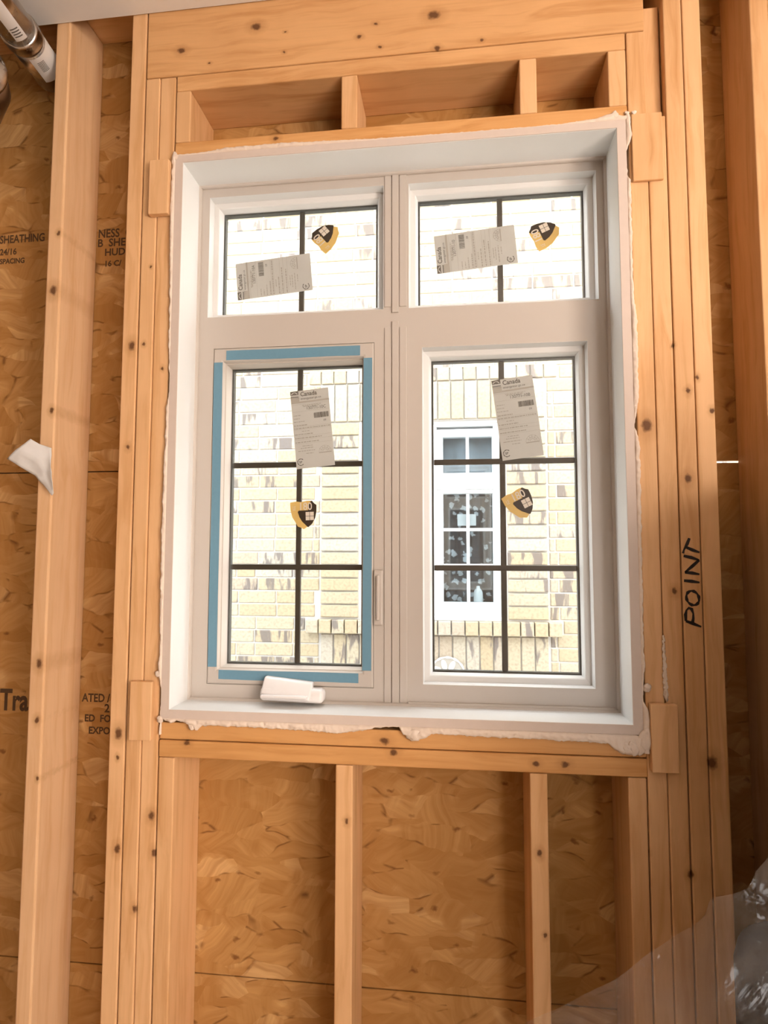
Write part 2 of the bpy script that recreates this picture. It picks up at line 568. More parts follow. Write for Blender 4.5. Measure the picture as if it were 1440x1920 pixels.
KN_C = [(-0.0947, 0.8844, .005), (0.3092, 0.8416, .006), (0.3182, 0.6796, .004)]
W_LS = wood('spruce_left_stud', 'Z', KN_LS, (0.89, 0.57, 0.33), (0.79, 0.445, 0.22))
W_KL = wood('spruce_king', 'Z', KN_KL)
W_JL = wood('spruce_trimmer', 'Z', KN_JL)
W_R = wood('spruce_right', 'Z', KN_R)
W_H = wood('spruce_header', 'X', KN_H, (0.83, 0.47, 0.215), (0.65, 0.315, 0.115))
W_S = wood('spruce_sill', 'X', KN_S, (0.76, 0.40, 0.155), (0.62, 0.29, 0.09))
W_C = wood('spruce_cripple', 'Z', KN_C)

# ------------------------------------------------------------------ the framed window wall
wall = tag(empty('wall_back'), 'unfinished timber stud wall with chipboard sheathing around the white window', kind='structure')
CEIL = 2.785
TOP = 2.852
def member(name, mat, x0, x1, z0, z1, y0=0.0, y1=0.14, bev=0.0028, label=None):
    o = obj(name, boxes((x0, x1, y0, y1, z0, z1), bev=bev), mat, wall)
    if label:
        o['label'] = label
    return o

# sheathing boards (joints at 0.45 and 1.67 m)
OY0, OY1 = 0.1405, 0.1515
g = 0.0016
def board(*bs):
    return obj('sheathing_board', boxes(*[(x0, x1, OY0, OY1, z0, z1) for x0, x1, z0, z1 in bs]), M['osb'], wall)
for z0, z1 in ((0.0, 0.4525 - g), (0.4525 + g, 1.67 - g), (1.67 + g, 2.9)):
    board((-2.3, -0.6265, z0, z1))
board((-0.6235, 0.664, 0.0, 0.4525 - g))
board((-0.6235, 0.664, 0.4525 + g, 1.06), (-0.6235, -0.526, 1.06, 1.67 - g), (0.526, 0.664, 1.06, 1.67 - g))
board((-0.6235, -0.526, 1.67 + g, 2.425), (0.526, 0.664, 1.67 + g, 2.425), (-0.6235, 0.664, 2.425, 2.9))
board((0.667, 2.0, 0.0, 0.4525 - g))
board((0.667, 2.0, 0.4525 + g, 1.6668))
board((0.667, 2.0, 1.6722, 2.9))
# dark sheet added to block light through the board joints, left and middle
obj('light_block_backing', boxes((-2.3, -0.526, 0.153, 0.156, 0.0, 2.9), (0.526, 0.672, 0.153, 0.156, 0.0, 2.9), (-0.526, 0.526, 0.153, 0.156, 0.0, 1.075),
                        (-0.526, 0.526, 0.153, 0.156, 2.415, 2.9)), M['wrap'], wall)

member('stud', W_LS, -1.25, -1.212, 0.04, TOP)
member('stud', W_LS, -0.846, -0.808, 0.04, TOP, bev=0.004, label='rough spruce stud with a white paper scrap caught on it')
member('king_stud', W_KL, -0.643, -0.6055, 0.04, TOP, label='full height stud with a round dark knot, left of the window')
member('trimmer_stud', W_JL, -0.6025, -0.5665, 0.04, 2.6165)
member('trimmer_stud', W_JL, -0.5655, -0.527, 0.04, 2.6165, y0=0.002)
member('trimmer_stud', W_R, 0.527, 0.5655, 0.04, 2.6165, y0=0.001)
member('trimmer_stud', W_R, 0.5665, 0.6045, 0.04, 2.415)
member('filler_block', W_R, 0.5665, 0.6045, 2.416, 2.69, y0=0.022)
member('king_stud', W_R, 0.6065, 0.645, 0.04, TOP, label='stud with the word POINT written on it in black marker')
member('king_stud', W_R, 0.6465, 0.684, 0.04, TOP)
member('stud', W_R, 0.786, 0.824, 0.04, TOP, label='dark stud at the far right of the wall')
member('stud', W_R, 1.19, 1.228, 0.04, TOP)
member('top_plate', W_H, -2.3, 2.0, TOP + 0.001, 2.89)
member('bottom_plate', W_H, -2.3, 2.0, 0.0, 0.038)
member('header_beam', W_H, -0.602, 0.566, 2.6185, TOP, label='wide header board above the window opening')
member('header_plate', W_H, -0.524, 0.525, 2.5785, 2.617, y0=0.0015)
for x0, x1 in ((-0.524, -0.487), (-0.117, -0.079), (0.293, 0.331), (0.4865, 0.525)):
    member('short_cripple_stud', W_R if x0 > .4 else W_C, x0, x1, 2.4475, 2.5775, y0=0.001)
member('window_head_plate', W_S, -0.524, 0.525, 2.411, 2.4465)
member('sill_plate', W_S, -0.524, 0.5275, 1.0405, 1.078, y0=0.003)
member('sill_plate', W_S, -0.524, 0.5275, 1.002, 1.0392)
for x0, x1 in ((-0.524, -0.487), (-0.120, -0.082), (0.2915, 0.3275), (0.4885, 0.525)):
    member('cripple_stud', W_C, x0, x1, 0.04, 1.001, y0=0.001)
# little blocks nailed over the corners of the opening
member('corner_block', W_KL, -0.579, -0.5305, 2.262, 2.396, y0=-0.016, y1=-0.0005, bev=0.0015)
member('corner_block', W_JL, -0.5895, -0.5375, 1.040, 1.1695, y0=-0.013, y1=-0.0005, bev=0.0015)
member('corner_block', W_R, 0.532, 0.5845, 1.018, 1.153, y0=-0.016, y1=-0.0005, bev=0.0015)
member('corner_block', W_R, 0.531, 0.5945, 2.266, 2.4185, y0=-0.008, y1=-0.0005, bev=0.0015)

# stamped printing on the sheathing boards
def stamp(lines, bold=0.0007):
    bm = bmesh.new()
    for txt, h, x, z, sx in lines:
        text_into(bm, txt, h / 0.70, x, z, wall_frame(0, OY0 - 0.0006, 0), sx=sx, bold=bold)
    return obj('stamped_print', bm, M['ink'], wall, fix=False)
stamp([('SHEATHING', 0.022, -1.093, 2.304, 0.78), ('24/16', 0.017, -1.091, 2.271, 0.9), ('SPACING', 0.014, -1.09, 2.246, 0.9)])
stamp([('NESS  C', 0.023, -0.805, 2.302, 0.85), ('B  SHE', 0.021, -0.806, 2.277, 0.95), ('HUD-', 0.019, -0.785, 2.2515, 1.0), ('16 C/', 0.015, -0.785, 2.222, 1.0)])
stamp([('Tra', 0.052, -1.03, 1.056, 0.75)], 0.0022)
stamp([('ATED /', 0.020, -0.803, 1.083, 0.85), ('2', 0.020, -0.742, 1.058, 1.0), ('ED  FO', 0.017, -0.795, 1.034, 0.95), ('EXPO', 0.017, -0.783, 1.004, 0.95)])
# handwritten POINT, reading upwards
bm = bmesh.new()
PM = wall_frame(0, -0.0008, 0)
for pts in ([(0.6234, 1.490), (0.6185, 1.478), (0.612, 1.466), (0.6097, 1.4586)], [(0.6159, 1.4715), (0.629, 1.4655), (0.6423, 1.4606)],
            [(0.6107, 1.4534), (0.626, 1.450), (0.641, 1.4446)], [(0.641, 1.4446), (0.627, 1.432), (0.6123, 1.4193)], [(0.6123, 1.4193), (0.627, 1.418), (0.6407, 1.4154)],
            [(0.6098, 1.4025), (0.625, 1.401), (0.6402, 1.3987)],
            [(0.6258 + 0.0125 * math.cos(a), 1.3667 + 0.0145 * math.sin(a) - 0.15 * 0.0125 * math.cos(a)) for a in [k * math.pi / 9 for k in range(19)]],
            [(0.6109, 1.3197), (0.625, 1.3145), (0.6405, 1.3083)], [(0.6109, 1.3197), (0.6106, 1.3328), (0.613, 1.342), (0.6175, 1.3465), (0.623, 1.344), (0.6258, 1.335), (0.6255, 1.325), (0.6235, 1.316)]):
    stroke(bm, pts, 0.0064, PM)
o = obj('marker_writing', bm, M['marker'], wall, fix=False)
o['label'] = 'word POINT handwritten in black marker'

# ------------------------------------------------------------------ the rest of the room
def struct(name, bm, mat, parent=None):
    o = obj(name, bm, mat, parent)
    if not parent:
        o['kind'] = 'structure'
    return o
o = struct('ceiling', boxes((-2.3, 2.0, -3.3, -0.003, CEIL, 2.80)), M['ceiling'])
o['label'] = 'pale plasterboard ceiling edge above the framing'
struct('roof_light_block', boxes((-2.45, 2.15, -3.45, 0.16, 2.892, 2.95)), M['roomwall'])  # unseen slab added to stop light leaking in above the ceiling
struct('floor', boxes((-2.3, 2.0, -3.3, 0.14, -0.05, 0.0)), M['floor'])
struct('wall_left', boxes((-2.42, -2.301, -3.3, 0.16, 0, 2.89)), M['roomwall'])
struct('wall_right', boxes((2.001, 2.12, -3.3, -2.75, 0, 2.89), (2.001, 2.12, -1.5, 0.16, 0, 2.89), (2.001, 2.12, -2.75, -1.5, 0, 0.65), (2.001, 2.12, -2.75, -1.5, 2.4, 2.89)), M['roomwall'])
struct('wall_front', boxes((-2.42, 1.27, -3.42, -3.301, 0, 2.89), (1.93, 2.12, -3.42, -3.301, 0, 2.89), (1.27, 1.93, -3.42, -3.301, 2.3, 2.89)), M['roomwall'])

# ------------------------------------------------------------------ the window
win = tag(empty('window_1', (0, 0.0, 1.088)), 'white vinyl four-light window with dark glazing bars', kind='structure')
WP = Matrix.Translation((0, 0, -1.088))
def wpart(name, bm, mat, parent=None, smooth=False):
    """parts of window_1; geometry given in world coordinates"""
    par = parent or win
    o = obj(name, bm, mat, par, smooth)
    if par is win:
        o.data.transform(WP)
    else:
        o.data.transform(WP)
    return o
IN = (-0.5, 0.5, 1.108, 2.392)
OUT = (-0.5195, 0.5195, 1.0885, 2.4095)
bm = bmesh.new()
loft(bm, [(*OUT, 0.165), (*OUT, -0.002), (*inset(OUT, 0.001), -0.003), (*inset(IN, -0.001), -0.003), (*IN, -0.002), (*IN, 0.165)], closed=True)
wpart('jamb_lining', bm, M['lining'])
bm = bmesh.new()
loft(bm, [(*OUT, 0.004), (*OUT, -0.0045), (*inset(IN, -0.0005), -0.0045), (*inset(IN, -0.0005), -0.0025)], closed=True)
wpart('jamb_edge_shaded', bm, M['edge'])
bm = bmesh.new()
loft(bm, [(*inset(IN, -0.001), 0.088), (*inset(IN, 0.0035), 0.090), (*inset(IN, 0.0055), 0.093), (*inset(IN, 0.006), 0.100), (*inset(IN, -0.001), 0.100)], closed=True)
wpart('frame_bead', bm, M['vinyl'])
FA, FB = 0.098, 0.165
UL = (-0.475, -0.028, 2.050, 2.3645)
UR = (0.033, 0.478, 2.050, 2.3645)
LR = (0.0647, 0.4500, 1.1565, 1.9520)
LL = (-0.4565, -0.0505, 1.1445, 1.9690)
fb = [(-0.5, UL[0], FA, FB, 2.05, 2.392), (UL[1], UR[0], FA, FB, 2.05, 2.392), (UR[1], 0.5, FA, FB, 2.05, 2.392),
      (UL[0], UL[1], FA, FB, 2.3645, 2.392), (UR[0], UR[1], FA, FB, 2.3645, 2.392),
      (-0.5, 0.5, FA, FB, 1.969, 2.05),
      (-0.5, LL[0], FA, FB, 1.108, 1.969), (LL[1], LR[0], FA, FB, 1.108, 1.969), (LR[1], 0.5, FA, FB, 1.108, 1.969),
      (LL[0], LL[1], FA, FB, 1.108, LL[2]), (LR[0], LR[1], FA, FB, 1.108, LR[2]), (LR[0], LR[1], FA, FB, LR[3], 1.969)]
wpart('main_frame', boxes(*fb), M['vinyl'])
# mullion cover strips and transom strip
wpart('mullion_strip', boxes((-0.0072, 0.0092, 0.0930, FA + .001, 2.040, 2.3865), bev=0.0012), M['vinyl'])
wpart('mullion_strip', boxes((-0.0072, 0.0092, 0.0930, FA + .001, 1.1135, 2.018), bev=0.0012), M['vinyl'])
for x0, x1 in ((-0.0255, -0.0092), (0.0110, 0.0280)):
    wpart('mullion_side_strip', boxes((x0, x1, 0.0952, FA + .001, 2.055, 2.3865), bev=0.001), M['vinyl'])
    wpart('mullion_side_strip', boxes((x0, x1, 0.0952, FA + .001, 1.1135, 2.004), bev=0.001), M['vinyl'])
wpart('bottom_bead', boxes((0.030, 0.492, 0.0925, FA + .001, 1.1085, 1.1175), bev=0.0015), M['vinyl'])

def light(rect, name, vbars, hbars, casement=False):
    bm = bmesh.new()
    if casement:
        hole = (-0.4310, -0.0765, 1.1785, 1.9355)
        gl = inset(hole, 0.0065)
        loft(bm, [(*rect, 0.165), (*inset(rect, 0.001), 0.0985), (*inset(rect, 0.004), 0.0962), (*inset(hole, -0.004), 0.0962), (*hole, 0.0978),
                  (*inset(hole, 0.002), 0.110), (*inset(hole, 0.004), 0.1105), (*gl, 0.142), (*gl, 0.165)], closed=True)
    else:
        gl = inset(rect, 0.0205)
        loft(bm, [(*rect, 0.165), (*inset(rect, -0.0005), 0.0985), (*inset(rect, 0.0005), 0.0975), (*inset(rect, 0.003), 0.122), (*inset(rect, 0.0145), 0.1235),
                  (*inset(rect, 0.0165), 0.1255), (*gl, 0.142), (*gl, 0.165)], closed=True)
    sash = wpart(name, bm, M['vinyl' if casement else 'sash'])
    e = 0.002
    g0 = inset(gl, -e)
    wpart('glass_pane', boxes((g0[0], g0[1], 0.142, 0.1445, g0[2], g0[3])), M['glass'], sash)
    wpart('glass_pane', boxes((g0[0], g0[1], 0.158, 0.1605, g0[2], g0[3])), M['glass'], sash)
    bm = bmesh.new()
    loft(bm, [(*g0, 0.1446), (*inset(gl, 0.0045), 0.1446), (*inset(gl, 0.0045), 0.1579), (*g0, 0.1579)], closed=True)
    wpart('edge_spacer', bm, M['spacer'], sash)
    b = 0.0068
    for x in vbars:
        wpart('glazing_bar', boxes((x - b, x + b, 0.1475, 0.1550, gl[2] + .005, gl[3] - .005), bev=0.0015), M['bar'], sash)
    for z in hbars:
        wpart('glazing_bar', boxes((gl[0] + .005, gl[1] - .005, 0.1472, 0.1553, z - b, z + b), bev=0.0015), M['bar'], sash)
    return sash
light(UL, 'fixed_upper_light', [-0.2465], [])
light(UR, 'fixed_upper_light', [0.2565], [])
light(LR, 'fixed_lower_light', [0.2555], [1.6805, 1.4235])
light(LL, 'casement_sash', [-0.2470], [1.6810, 1.4240], casement=True)

# crank handle folded into its white cover
bm = boxes((-0.312, -0.162, 0.060, 0.099, 1.1175, 1.1480), bev=0.010, seg=4)
for v in bm.verts:
    t = (v.co.x + 0.312) / 0.15
    v.co.z += 0.004 * math.sin(t * 3.1) - 0.004 * t
    v.co.y += 0.010 * (1.148 - v.co.z) / 0.03 * -0.6
crank = wpart('crank_cover', bm, M['crank'], smooth=True)
crank['label'] = 'white folding crank handle cover'
bm = boxes((-0.3085, -0.190, 0.046, 0.070, 1.1270, 1.1620), bev=0.005, seg=3)
for v in bm.verts:
    t = (v.co.x + 0.3075) / 0.1175
    v.co.z += 0.007 * (1 - t) ** 2 - 0.004 * t
    v.co.y += (v.co.z - 1.127) * 0.9
wpart('folded_crank_arm', bm, M['crank'], crank, smooth=True)
bm = boxes((-0.304, -0.195, 0.0385, 0.052, 1.1285, 1.1345), bev=0.002, seg=3)
wpart('crank_rib', bm, M['crank'], crank, smooth=True)
# lock lever on the casement's closing side
lock = wpart('lock_plate', boxes((-0.0505, -0.0280, 0.0905, FA + .0005, 1.290, 1.4195), bev=0.004, seg=3), M['vinyl'], smooth=False)
wpart('lock_lever', boxes((-0.0435, -0.0350, 0.0840, 0.0912, 1.302, 1.4070), bev=0.003, seg=3), M['vinyl'], lock)

# blue masking tape on the casement
def tape(x0, x1, z0, z1, label, seed):
    random.seed(seed)
    bm = bmesh.new()
    long_x = (x1 - x0) > (z1 - z0)
    n = 24
    y = 0.0956
    rows = []
    for i in range(n + 1):
        t = i / n
        wob = 0.0006 * math.sin(t * 9 + seed) + 0.0004 * (random.random() - .5)
        if long_x:
            a, b = (x0 + (x1 - x0) * t, z0 + wob), (x0 + (x1 - x0) * t, z1 + wob * .5)
        else:
            a, b = (x0 + wob, z0 + (z1 - z0) * t), (x1 + wob * .5, z0 + (z1 - z0) * t)
        dy = -0.0003 * random.random()
        rows.append([bm.verts.new((a[0], y + dy, a[1])), bm.verts.new((b[0], y + dy, b[1]))])
    for p, q in zip(rows, rows[1:]):
        bm.faces.new((p[0], q[0], q[1], p[1]))
    r = bmesh.ops.extrude_face_region(bm, geom=bm.faces[:])
    bmesh.ops.translate(bm, verts=[v for v in r['geom'] if isinstance(v, bmesh.types.BMVert)], vec=(0, 0.0005, 0))
    o = recentre(obj('masking_tape', bm, M['tape']))
    tag(o, label, 'tape', 'blue tape strips around the casement glass')
tape(-0.4225, -0.0850, 1.9375, 1.9620, 'strip of blue masking tape along the top of the left casement', 1)
tape(-0.4260, -0.0860, 1.1565, 1.1785, 'strip of blue masking tape along the casement bottom, above the crank', 2)
tape(-0.4535, -0.4315, 1.1855, 1.9330, 'strip of blue masking tape down the left side of the casement glass', 3)
tape(-0.0765, -0.0555, 1.1850, 1.9305, 'strip of blue masking tape down the right side of the casement glass', 4)

# ------------------------------------------------------------------ spray foam round the window
def interp(tab, x):
    tab = sorted(tab)
    if x <= tab[0][0]:
        return tab[0][1]
    for (a, fa), (b, fbv) in zip(tab, tab[1:]):
        if x <= b:
            return fa + (fbv - fa) * (x - a) / (b - a)
    return tab[-1][1]
F_BOT = [(-0.53, 1.0917), (-0.51, 1.086), (-0.495, 1.079), (-0.48, 1.0848), (-0.445, 1.076), (-0.4358, 1.0611), (-0.425, 1.074), (-0.3929, 1.0761), (-0.2714, 1.0745), (-0.1524, 1.0711), (-0.12, 1.068),
         (-0.0476, 1.0792), (-0.03, 1.0853), (0.018, 1.088), (0.028, 1.072), (0.0496, 1.0595), (0.075, 1.064), (0.088, 1.0756), (0.18, 1.073), (0.2554, 1.0725), (0.4058, 1.0692), (0.45, 1.068),
         (0.4637, 1.055), (0.4787, 1.0474), (0.5027, 1.0442), (0.512, 1.052), (0.5259, 1.0557), (0.54, 1.0567)]
F_TOP = [(-0.53, 2.409), (-0.5156, 2.4129), (-0.45, 2.414), (-0.3964, 2.420), (-0.2664, 2.421), (-0.0392, 2.4133), (0.203, 2.4115), (0.3782, 2.412), (0.4583, 2.4183), (0.4926, 2.428), (0.51, 2.420), (0.54, 2.4136)]
F_RIGHT = [(1.04, 0.530), (1.1309, 0.534), (1.16, 0.522), (1.20, 0.523), (1.2209, 0.527), (1.2809, 0.526), (1.5, 0.5285), (1.69, 0.5302), (1.725, 0.5212), (1.74, 0.5212), (1.78, 0.5305), (1.9549, 0.532), (2.02, 0.527), (2.0727, 0.5254),
           (2.1916, 0.5274), (2.27, 0.5284), (2.285, 0.5205), (2.34, 0.5205), (2.3724, 0.5326), (2.43, 0.530)]
F_LEFT = [(1.04, 0.522), (1.0975, 0.5217), (1.15, 0.5205), (1.2031, 0.5299), (1.23, 0.526), (1.322, 0.5283), (1.5032, 0.5297), (1.6754, 0.5286), (1.8, 0.5258), (1.84, 0.5195), (1.8759, 0.5195), (1.92, 0.5248), (2.0548, 0.5261),
          (2.2639, 0.5306), (2.3964, 0.5289), (2.43, 0.526)]
def foam_side(bm, kind, n, rows=9):
    grid = []
    for i in range(n + 1):
        t = i / n
        row = []
        if kind in ('bot', 'top'):
            x = -0.528 + 1.058 * t
            ed = interp(F_BOT if kind == 'bot' else F_TOP, x)
            jag = 0.0045 * (noise.noise((x * 60, 3.3, 0)) + 0.6 * noise.noise((x * 170, 9.1, 0))) * (1.0 if kind == 'bot' else 0.6)
            inner = 1.0895 if kind == 'bot' else 2.4085
            ed += -abs(jag) if kind == 'bot' else abs(jag) * 0.7
        else:
            z = 1.052 + 1.368 * t
            sg = 1 if kind == 'right' else -1
            ed = sg * (interp(F_RIGHT if sg > 0 else F_LEFT, z) + 0.0022 * (noise.noise((z * 50, 1.7 * sg, 0)) + 0.7 * noise.noise((z * 150, 5.5, sg))))
            inner = sg * 0.5185
        for k in range(rows + 1):
            s_ = k / rows
            p = inner + (ed - inner) * s_
            c = (x, p) if kind in ('bot', 'top') else (p, z)
            lump = noise.noise((c[0] * 55, c[1] * 55, 7.7)) * 0.5 + noise.noise((c[0] * 140, c[1] * 140, 2.2)) * 0.35
            amp = min(1.0, abs(ed - inner) / 0.012)
            y = -0.0025 - amp * (0.0055 + 0.006 * lump) * math.sin(math.pi * min(1, s_ * 0.92 + 0.02)) ** 0.6
            if s_ == 0:
                y = 0.0005
            if s_ == 1:
                y = 0.004
            row.append(bm.verts.new((c[0], y, c[1])))
        grid.append(row)
    for a, b in zip(grid, grid[1:]):
        for k in range(rows):
            bm.faces.new((a[k], a[k + 1], b[k + 1], b[k]))
foam = tag(empty('spray_foam', (0, 0, 1.05)), 'lumpy cream expanding foam squeezed out around the white window', 'foam')
FM = Matrix.Translation((0, 0, -1.05))
for kind, n in (('bot', 420), ('top', 420), ('left', 420), ('right', 420)):
    bm = bmesh.new()
    foam_side(bm, kind, n)
    o = obj('foam_bead', bm, M['foam'], foam, smooth=True)
    o.data.transform(FM)
def blob(x, z, r, sz=1.0, y=-0.004, sy=0.42):
    bm = bmesh.new()
    bmesh.ops.create_icosphere(bm, subdivisions=3, radius=r)
    for v in bm.verts:
        v.co *= 1 + 0.5 * noise.noise(v.co * (1.1 / r) + Vector((x * 31, z * 17, 0))) + 0.25 * noise.noise(v.co * (3.0 / r))
        v.co = Vector((v.co.x, v.co.y * sy, v.co.z * sz)) + Vector((x, y, z - 1.05))
    obj('foam_blob', bm, M['foam'], foam, smooth=True)
blob(0.5305, 1.1832, 0.0080)
blob(0.523, 1.079, 0.016, 1.3)
blob(0.500, 1.061, 0.014, 0.9)
blob(0.512, 1.064, 0.012, 1.2)
blob(0.530, 1.106, 0.009, 1.7)
blob(0.484, 1.061, 0.011, 1.0)
blob(0.0496, 1.071, 0.0135, 0.9)
blob(0.497, 2.4215, 0.008)
blob(0.5375, 2.424, 0.0050)
blob(0.523, 2.4245, 0.0045)
blob(-0.519, 2.4085, 0.007)
blob(-0.5285, 1.186, 0.0065)
blob(-0.521, 1.085, 0.007)
blob(-0.447, 1.073, 0.0065, 1.2)
for k in range(26):
    t = k / 25
    blob(0.5655 + 0.0016 * t + 0.0012 * math.sin(k * 2.3), 1.2864 - 0.1236 * t, 0.0022 + 0.0016 * t + 0.0006 * math.sin(k * 1.7), 1.9, -0.001)

# ------------------------------------------------------------------ stickers on the glass
GLASS_Y = 0.1416
def energy_label(cx, cz, ang, number, label, faded=False):
    root = tag(empty('rating_sticker', (cx, GLASS_Y, cz)), label, 'sticker', 'energy rating stickers on the glass')
    W, H = 0.098, 0.198
    Mx = Matrix(((1, 0, 0, 0), (0, 0, -1, 0), (0, 1, 0, 0), (0, 0, 0, 1))) @ Matrix.Rotation(ang, 4, 'Z') @ Matrix.Translation((-W / 2, -H / 2, 0))
    def part(name, fn, mat):
        bm = bmesh.new()
        fn(bm)
        return obj(name, bm, mat, root, fix=False)
    def sheet(bm):
        n = 16
        for side in (0.0002, 0.0005):
            rows = [[bm.verts.new(Mx @ Vector((W * i / 6, H * j / n, side + 0.0002 * math.sin(j * 1.1 + i)))) for i in range(7)] for j in range(n + 1)]
            for a, b in zip(rows, rows[1:]):
                for i in range(6):
                    bm.faces.new((a[i], a[i + 1], b[i + 1], b[i]))
    part('paper', sheet, M['paper'])
    w = 0.0012
    def header(bm):
        poly(bm, rect2(0.0, 0.021, 0.188, 0.198), Mx @ Matrix.Translation((0, 0, w)))
        poly(bm, rect2(0.0, 0.021, 0.1815, 0.1835), Mx @ Matrix.Translation((0, 0, w)))
    part('logo_block', header, M['print'])
    def swish(bm):
        stroke(bm, [(0.002, 0.1895), (0.006, 0.193), (0.010, 0.1945), (0.014, 0.1935), (0.018, 0.190)], 0.0024, Mx, w + 0.0003)
        stroke(bm, [(0.003, 0.185), (0.008, 0.1875), (0.0125, 0.1865), (0.0185, 0.1862)], 0.0018, Mx, w + 0.0003)
    part('logo_swoosh', swish, M['paper'])
    def band(bm):
        poly(bm, rect2(0.0, 0.022, 0.166, 0.1805), Mx @ Matrix.Translation((0, 0, w)))
        poly(bm, rect2(0.022, W, 0.166, 0.1705), Mx @ Matrix.Translation((0, 0, w)))
    part('header_band', band, M['print_pale'])
    def words(bm):
        text_into(bm, 'Canada', 0.0155, 0.0255, 0.1835, Mx, w, sx=0.92, bold=0.0003)
    part('country_name', words, M['print'])
    part('web_address', lambda bm: text_into(bm, 'energystar.gc.ca', 0.0078, 0.0255, 0.1745, Mx, w, sx=1.05), M['print'])
    part('serial_number', lambda bm: text_into(bm, number, 0.0110, 0.0375, 0.1475, Mx, w, sx=0.92), M['print'])
    part('year_print', lambda bm: text_into(bm, '09', 0.0072, 0.0790, 0.1140, Mx, w), M['print'])
    def bars(bm):
        random.seed(int(abs(cx) * 1e4))
        u = 0.0560
        while u < 0.092:
            bw = random.choice((0.0005, 0.0008, 0.0013))
            poly(bm, rect2(u, u + bw, 0.124, 0.1375), Mx @ Matrix.Translation((0, 0, w)))
            u += bw + random.choice((0.0005, 0.0007, 0.0011))
    part('barcode', bars, M['print'])
    def lines(bm):
        random.seed(5 + int(abs(cx) * 1e4))
        rows = [(0.1585, .028, .075, 0), (0.1555, .03, .07, 0), (0.134, .004, .022, 0), (0.126, .004, .02, 0), (0.118, .003, .030, 0), (0.108, .003, .038, 1), (0.1005, .003, .094, 1), (0.093, .022, .040, 0),
                (0.085, .003, .048, 1), (0.0755, .003, .070, 1), (0.065, .003, .064, 1), (0.0555, .020, .045, 0), (0.050, .015, .046, 0), (0.043, .008, .050, 0), (0.036, .028, .046, 0)]
        for v, u0, u1, dark in rows:
            u = u0
            while u < u1:
                d = random.uniform(0.002, 0.008)
                poly(bm, rect2(u, min(u + d, u1 + .001), v, v + (0.0026 if dark else 0.0017)), Mx @ Matrix.Translation((0, 0, w)))
                u += d + random.uniform(0.0008, 0.0022)
        for v in (0.1625, 0.1445, 0.1055, 0.0985, 0.0815, 0.0725, 0.0620):
            poly(bm, rect2(0.002, 0.096, v, v + 0.0004), Mx @ Matrix.Translation((0, 0, w)))
    part('fine_print', lines, M['print_pale'])
    def gauge(bm):
        for rr in (0.0155, 0.0105, 0.006):
            stroke(bm, [(0.0765 + rr * math.cos(a), 0.037 + rr * math.sin(a)) for a in [k * math.pi / 12 for k in range(13)]], 0.0009, Mx, w)
        for a in (0.5, 1.0, 1.57, 2.1, 2.6):
            stroke(bm, [(0.0765 + 0.006 * math.cos(a), 0.037 + 0.006 * math.sin(a)), (0.0765 + 0.0155 * math.cos(a), 0.037 + 0.0155 * math.sin(a))], 0.0008, Mx, w)
        poly(bm, rect2(0.0605, 0.0925, 0.034, 0.0362), Mx @ Matrix.Translation((0, 0, w)))
    part('dial_graphic', gauge, M['print_pale'])
    def mark(bm):
        stroke(bm, [(0.0125 + 0.0082 * math.cos(a), 0.0165 + 0.0082 * math.sin(a)) for a in [0.75 + k * (2 * math.pi - 1.5) / 16 for k in range(17)]], 0.0023, Mx, w)
        text_into(bm, 'SP', 0.0078, 0.0082, 0.0138, Mx, w, bold=0.0002)
    part('certification_mark', mark, M['print'])
energy_label(-0.3180, 2.1680, R(95.2), '130771-10A', 'tilted energy rating sticker on the upper left window pane')
energy_label(0.1960, 2.2096, R(95.1), '130771-10', 'tilted energy rating sticker on the upper right window pane')
energy_label(-0.2126, 1.7712, R(5.6), '130771-10C', 'upright Canada energy sticker on the taped left casement glass')
energy_label(0.2917, 1.7846, R(7.2), '130771-10B', 'upright Canada energy sticker on the lower right window pane')

def shield(mx, mz, ang, label):
    """mx, mz: middle of the top edge"""
    root = tag(empty('shield_sticker', (mx, GLASS_Y, mz)), label, 'sticker', 'gold and black shield stickers on the glass')
    Mx = Matrix(((1, 0, 0, 0), (0, 0, -1, 0), (0, 1, 0, 0), (0, 0, 0, 1))) @ Matrix.Rotation(ang, 4, 'Z')
    outline = [(-.0335, .000), (-.018, .0025), (-.005, .0005), (.010, .0035), (.022, .003), (.028, -.004), (.0335, -.008), (.0330, -.024), (.0295, -.040), (.0215, -.054), (.012, -.0625), (.009, -.0615),
               (.000, -.0675), (-.006, -.0635), (-.0150, -.0600), (-.0205, -.0500), (-.0285, -.0370), (-.0330, -.0190)]
    black = [(.0335, -.008), (.0330, -.024), (.0295, -.040), (.0215, -.054), (.012, -.0625), (.009, -.0615), (.004, -.0560), (-.004, -.0480), (-.0105, -.0370), (-.0145, -.0240), (-.012, -.0205), (.012, -.0205), (.014, -.002), (.022, .003), (.028, -.004)]
    bm = bmesh.new(); poly(bm, outline, Mx, 0.0004); obj('gold_base', bm, M['gold'], root)
    bm = bmesh.new(); poly(bm, black, Mx @ Matrix.Translation((0, 0, 0.0007))); obj('black_panel', bm, M['shield_black'], root, fix=False)
    bm = bmesh.new()
    text_into(bm, 'LE', 0.0140, -0.0270, -0.0190, Mx, 0.0011, sx=0.55)
    text_into(bm, '180', 0.0265, -0.0125, -0.0195, Mx, 0.0011, sx=0.88, bold=0.0003)
    obj('lettering', bm, M['shield_white'], root, fix=False)
    bm = bmesh.new()
    for a in (0, 1):
        for b in (0, 1):
            poly(bm, [(u + 0.0055 + a * 0.0108, v - 0.0345 - b * 0.0108) for u, v in rect2(0, 0.0098, 0, 0.0098)], Mx @ Matrix.Translation((0, 0, 0.0011)))
    obj('window_emblem', bm, M['shield_white'], root, fix=False)
shield(-0.2035, 2.2468, R(129.7), 'tilted gold and black shield sticker on the upper left pane')
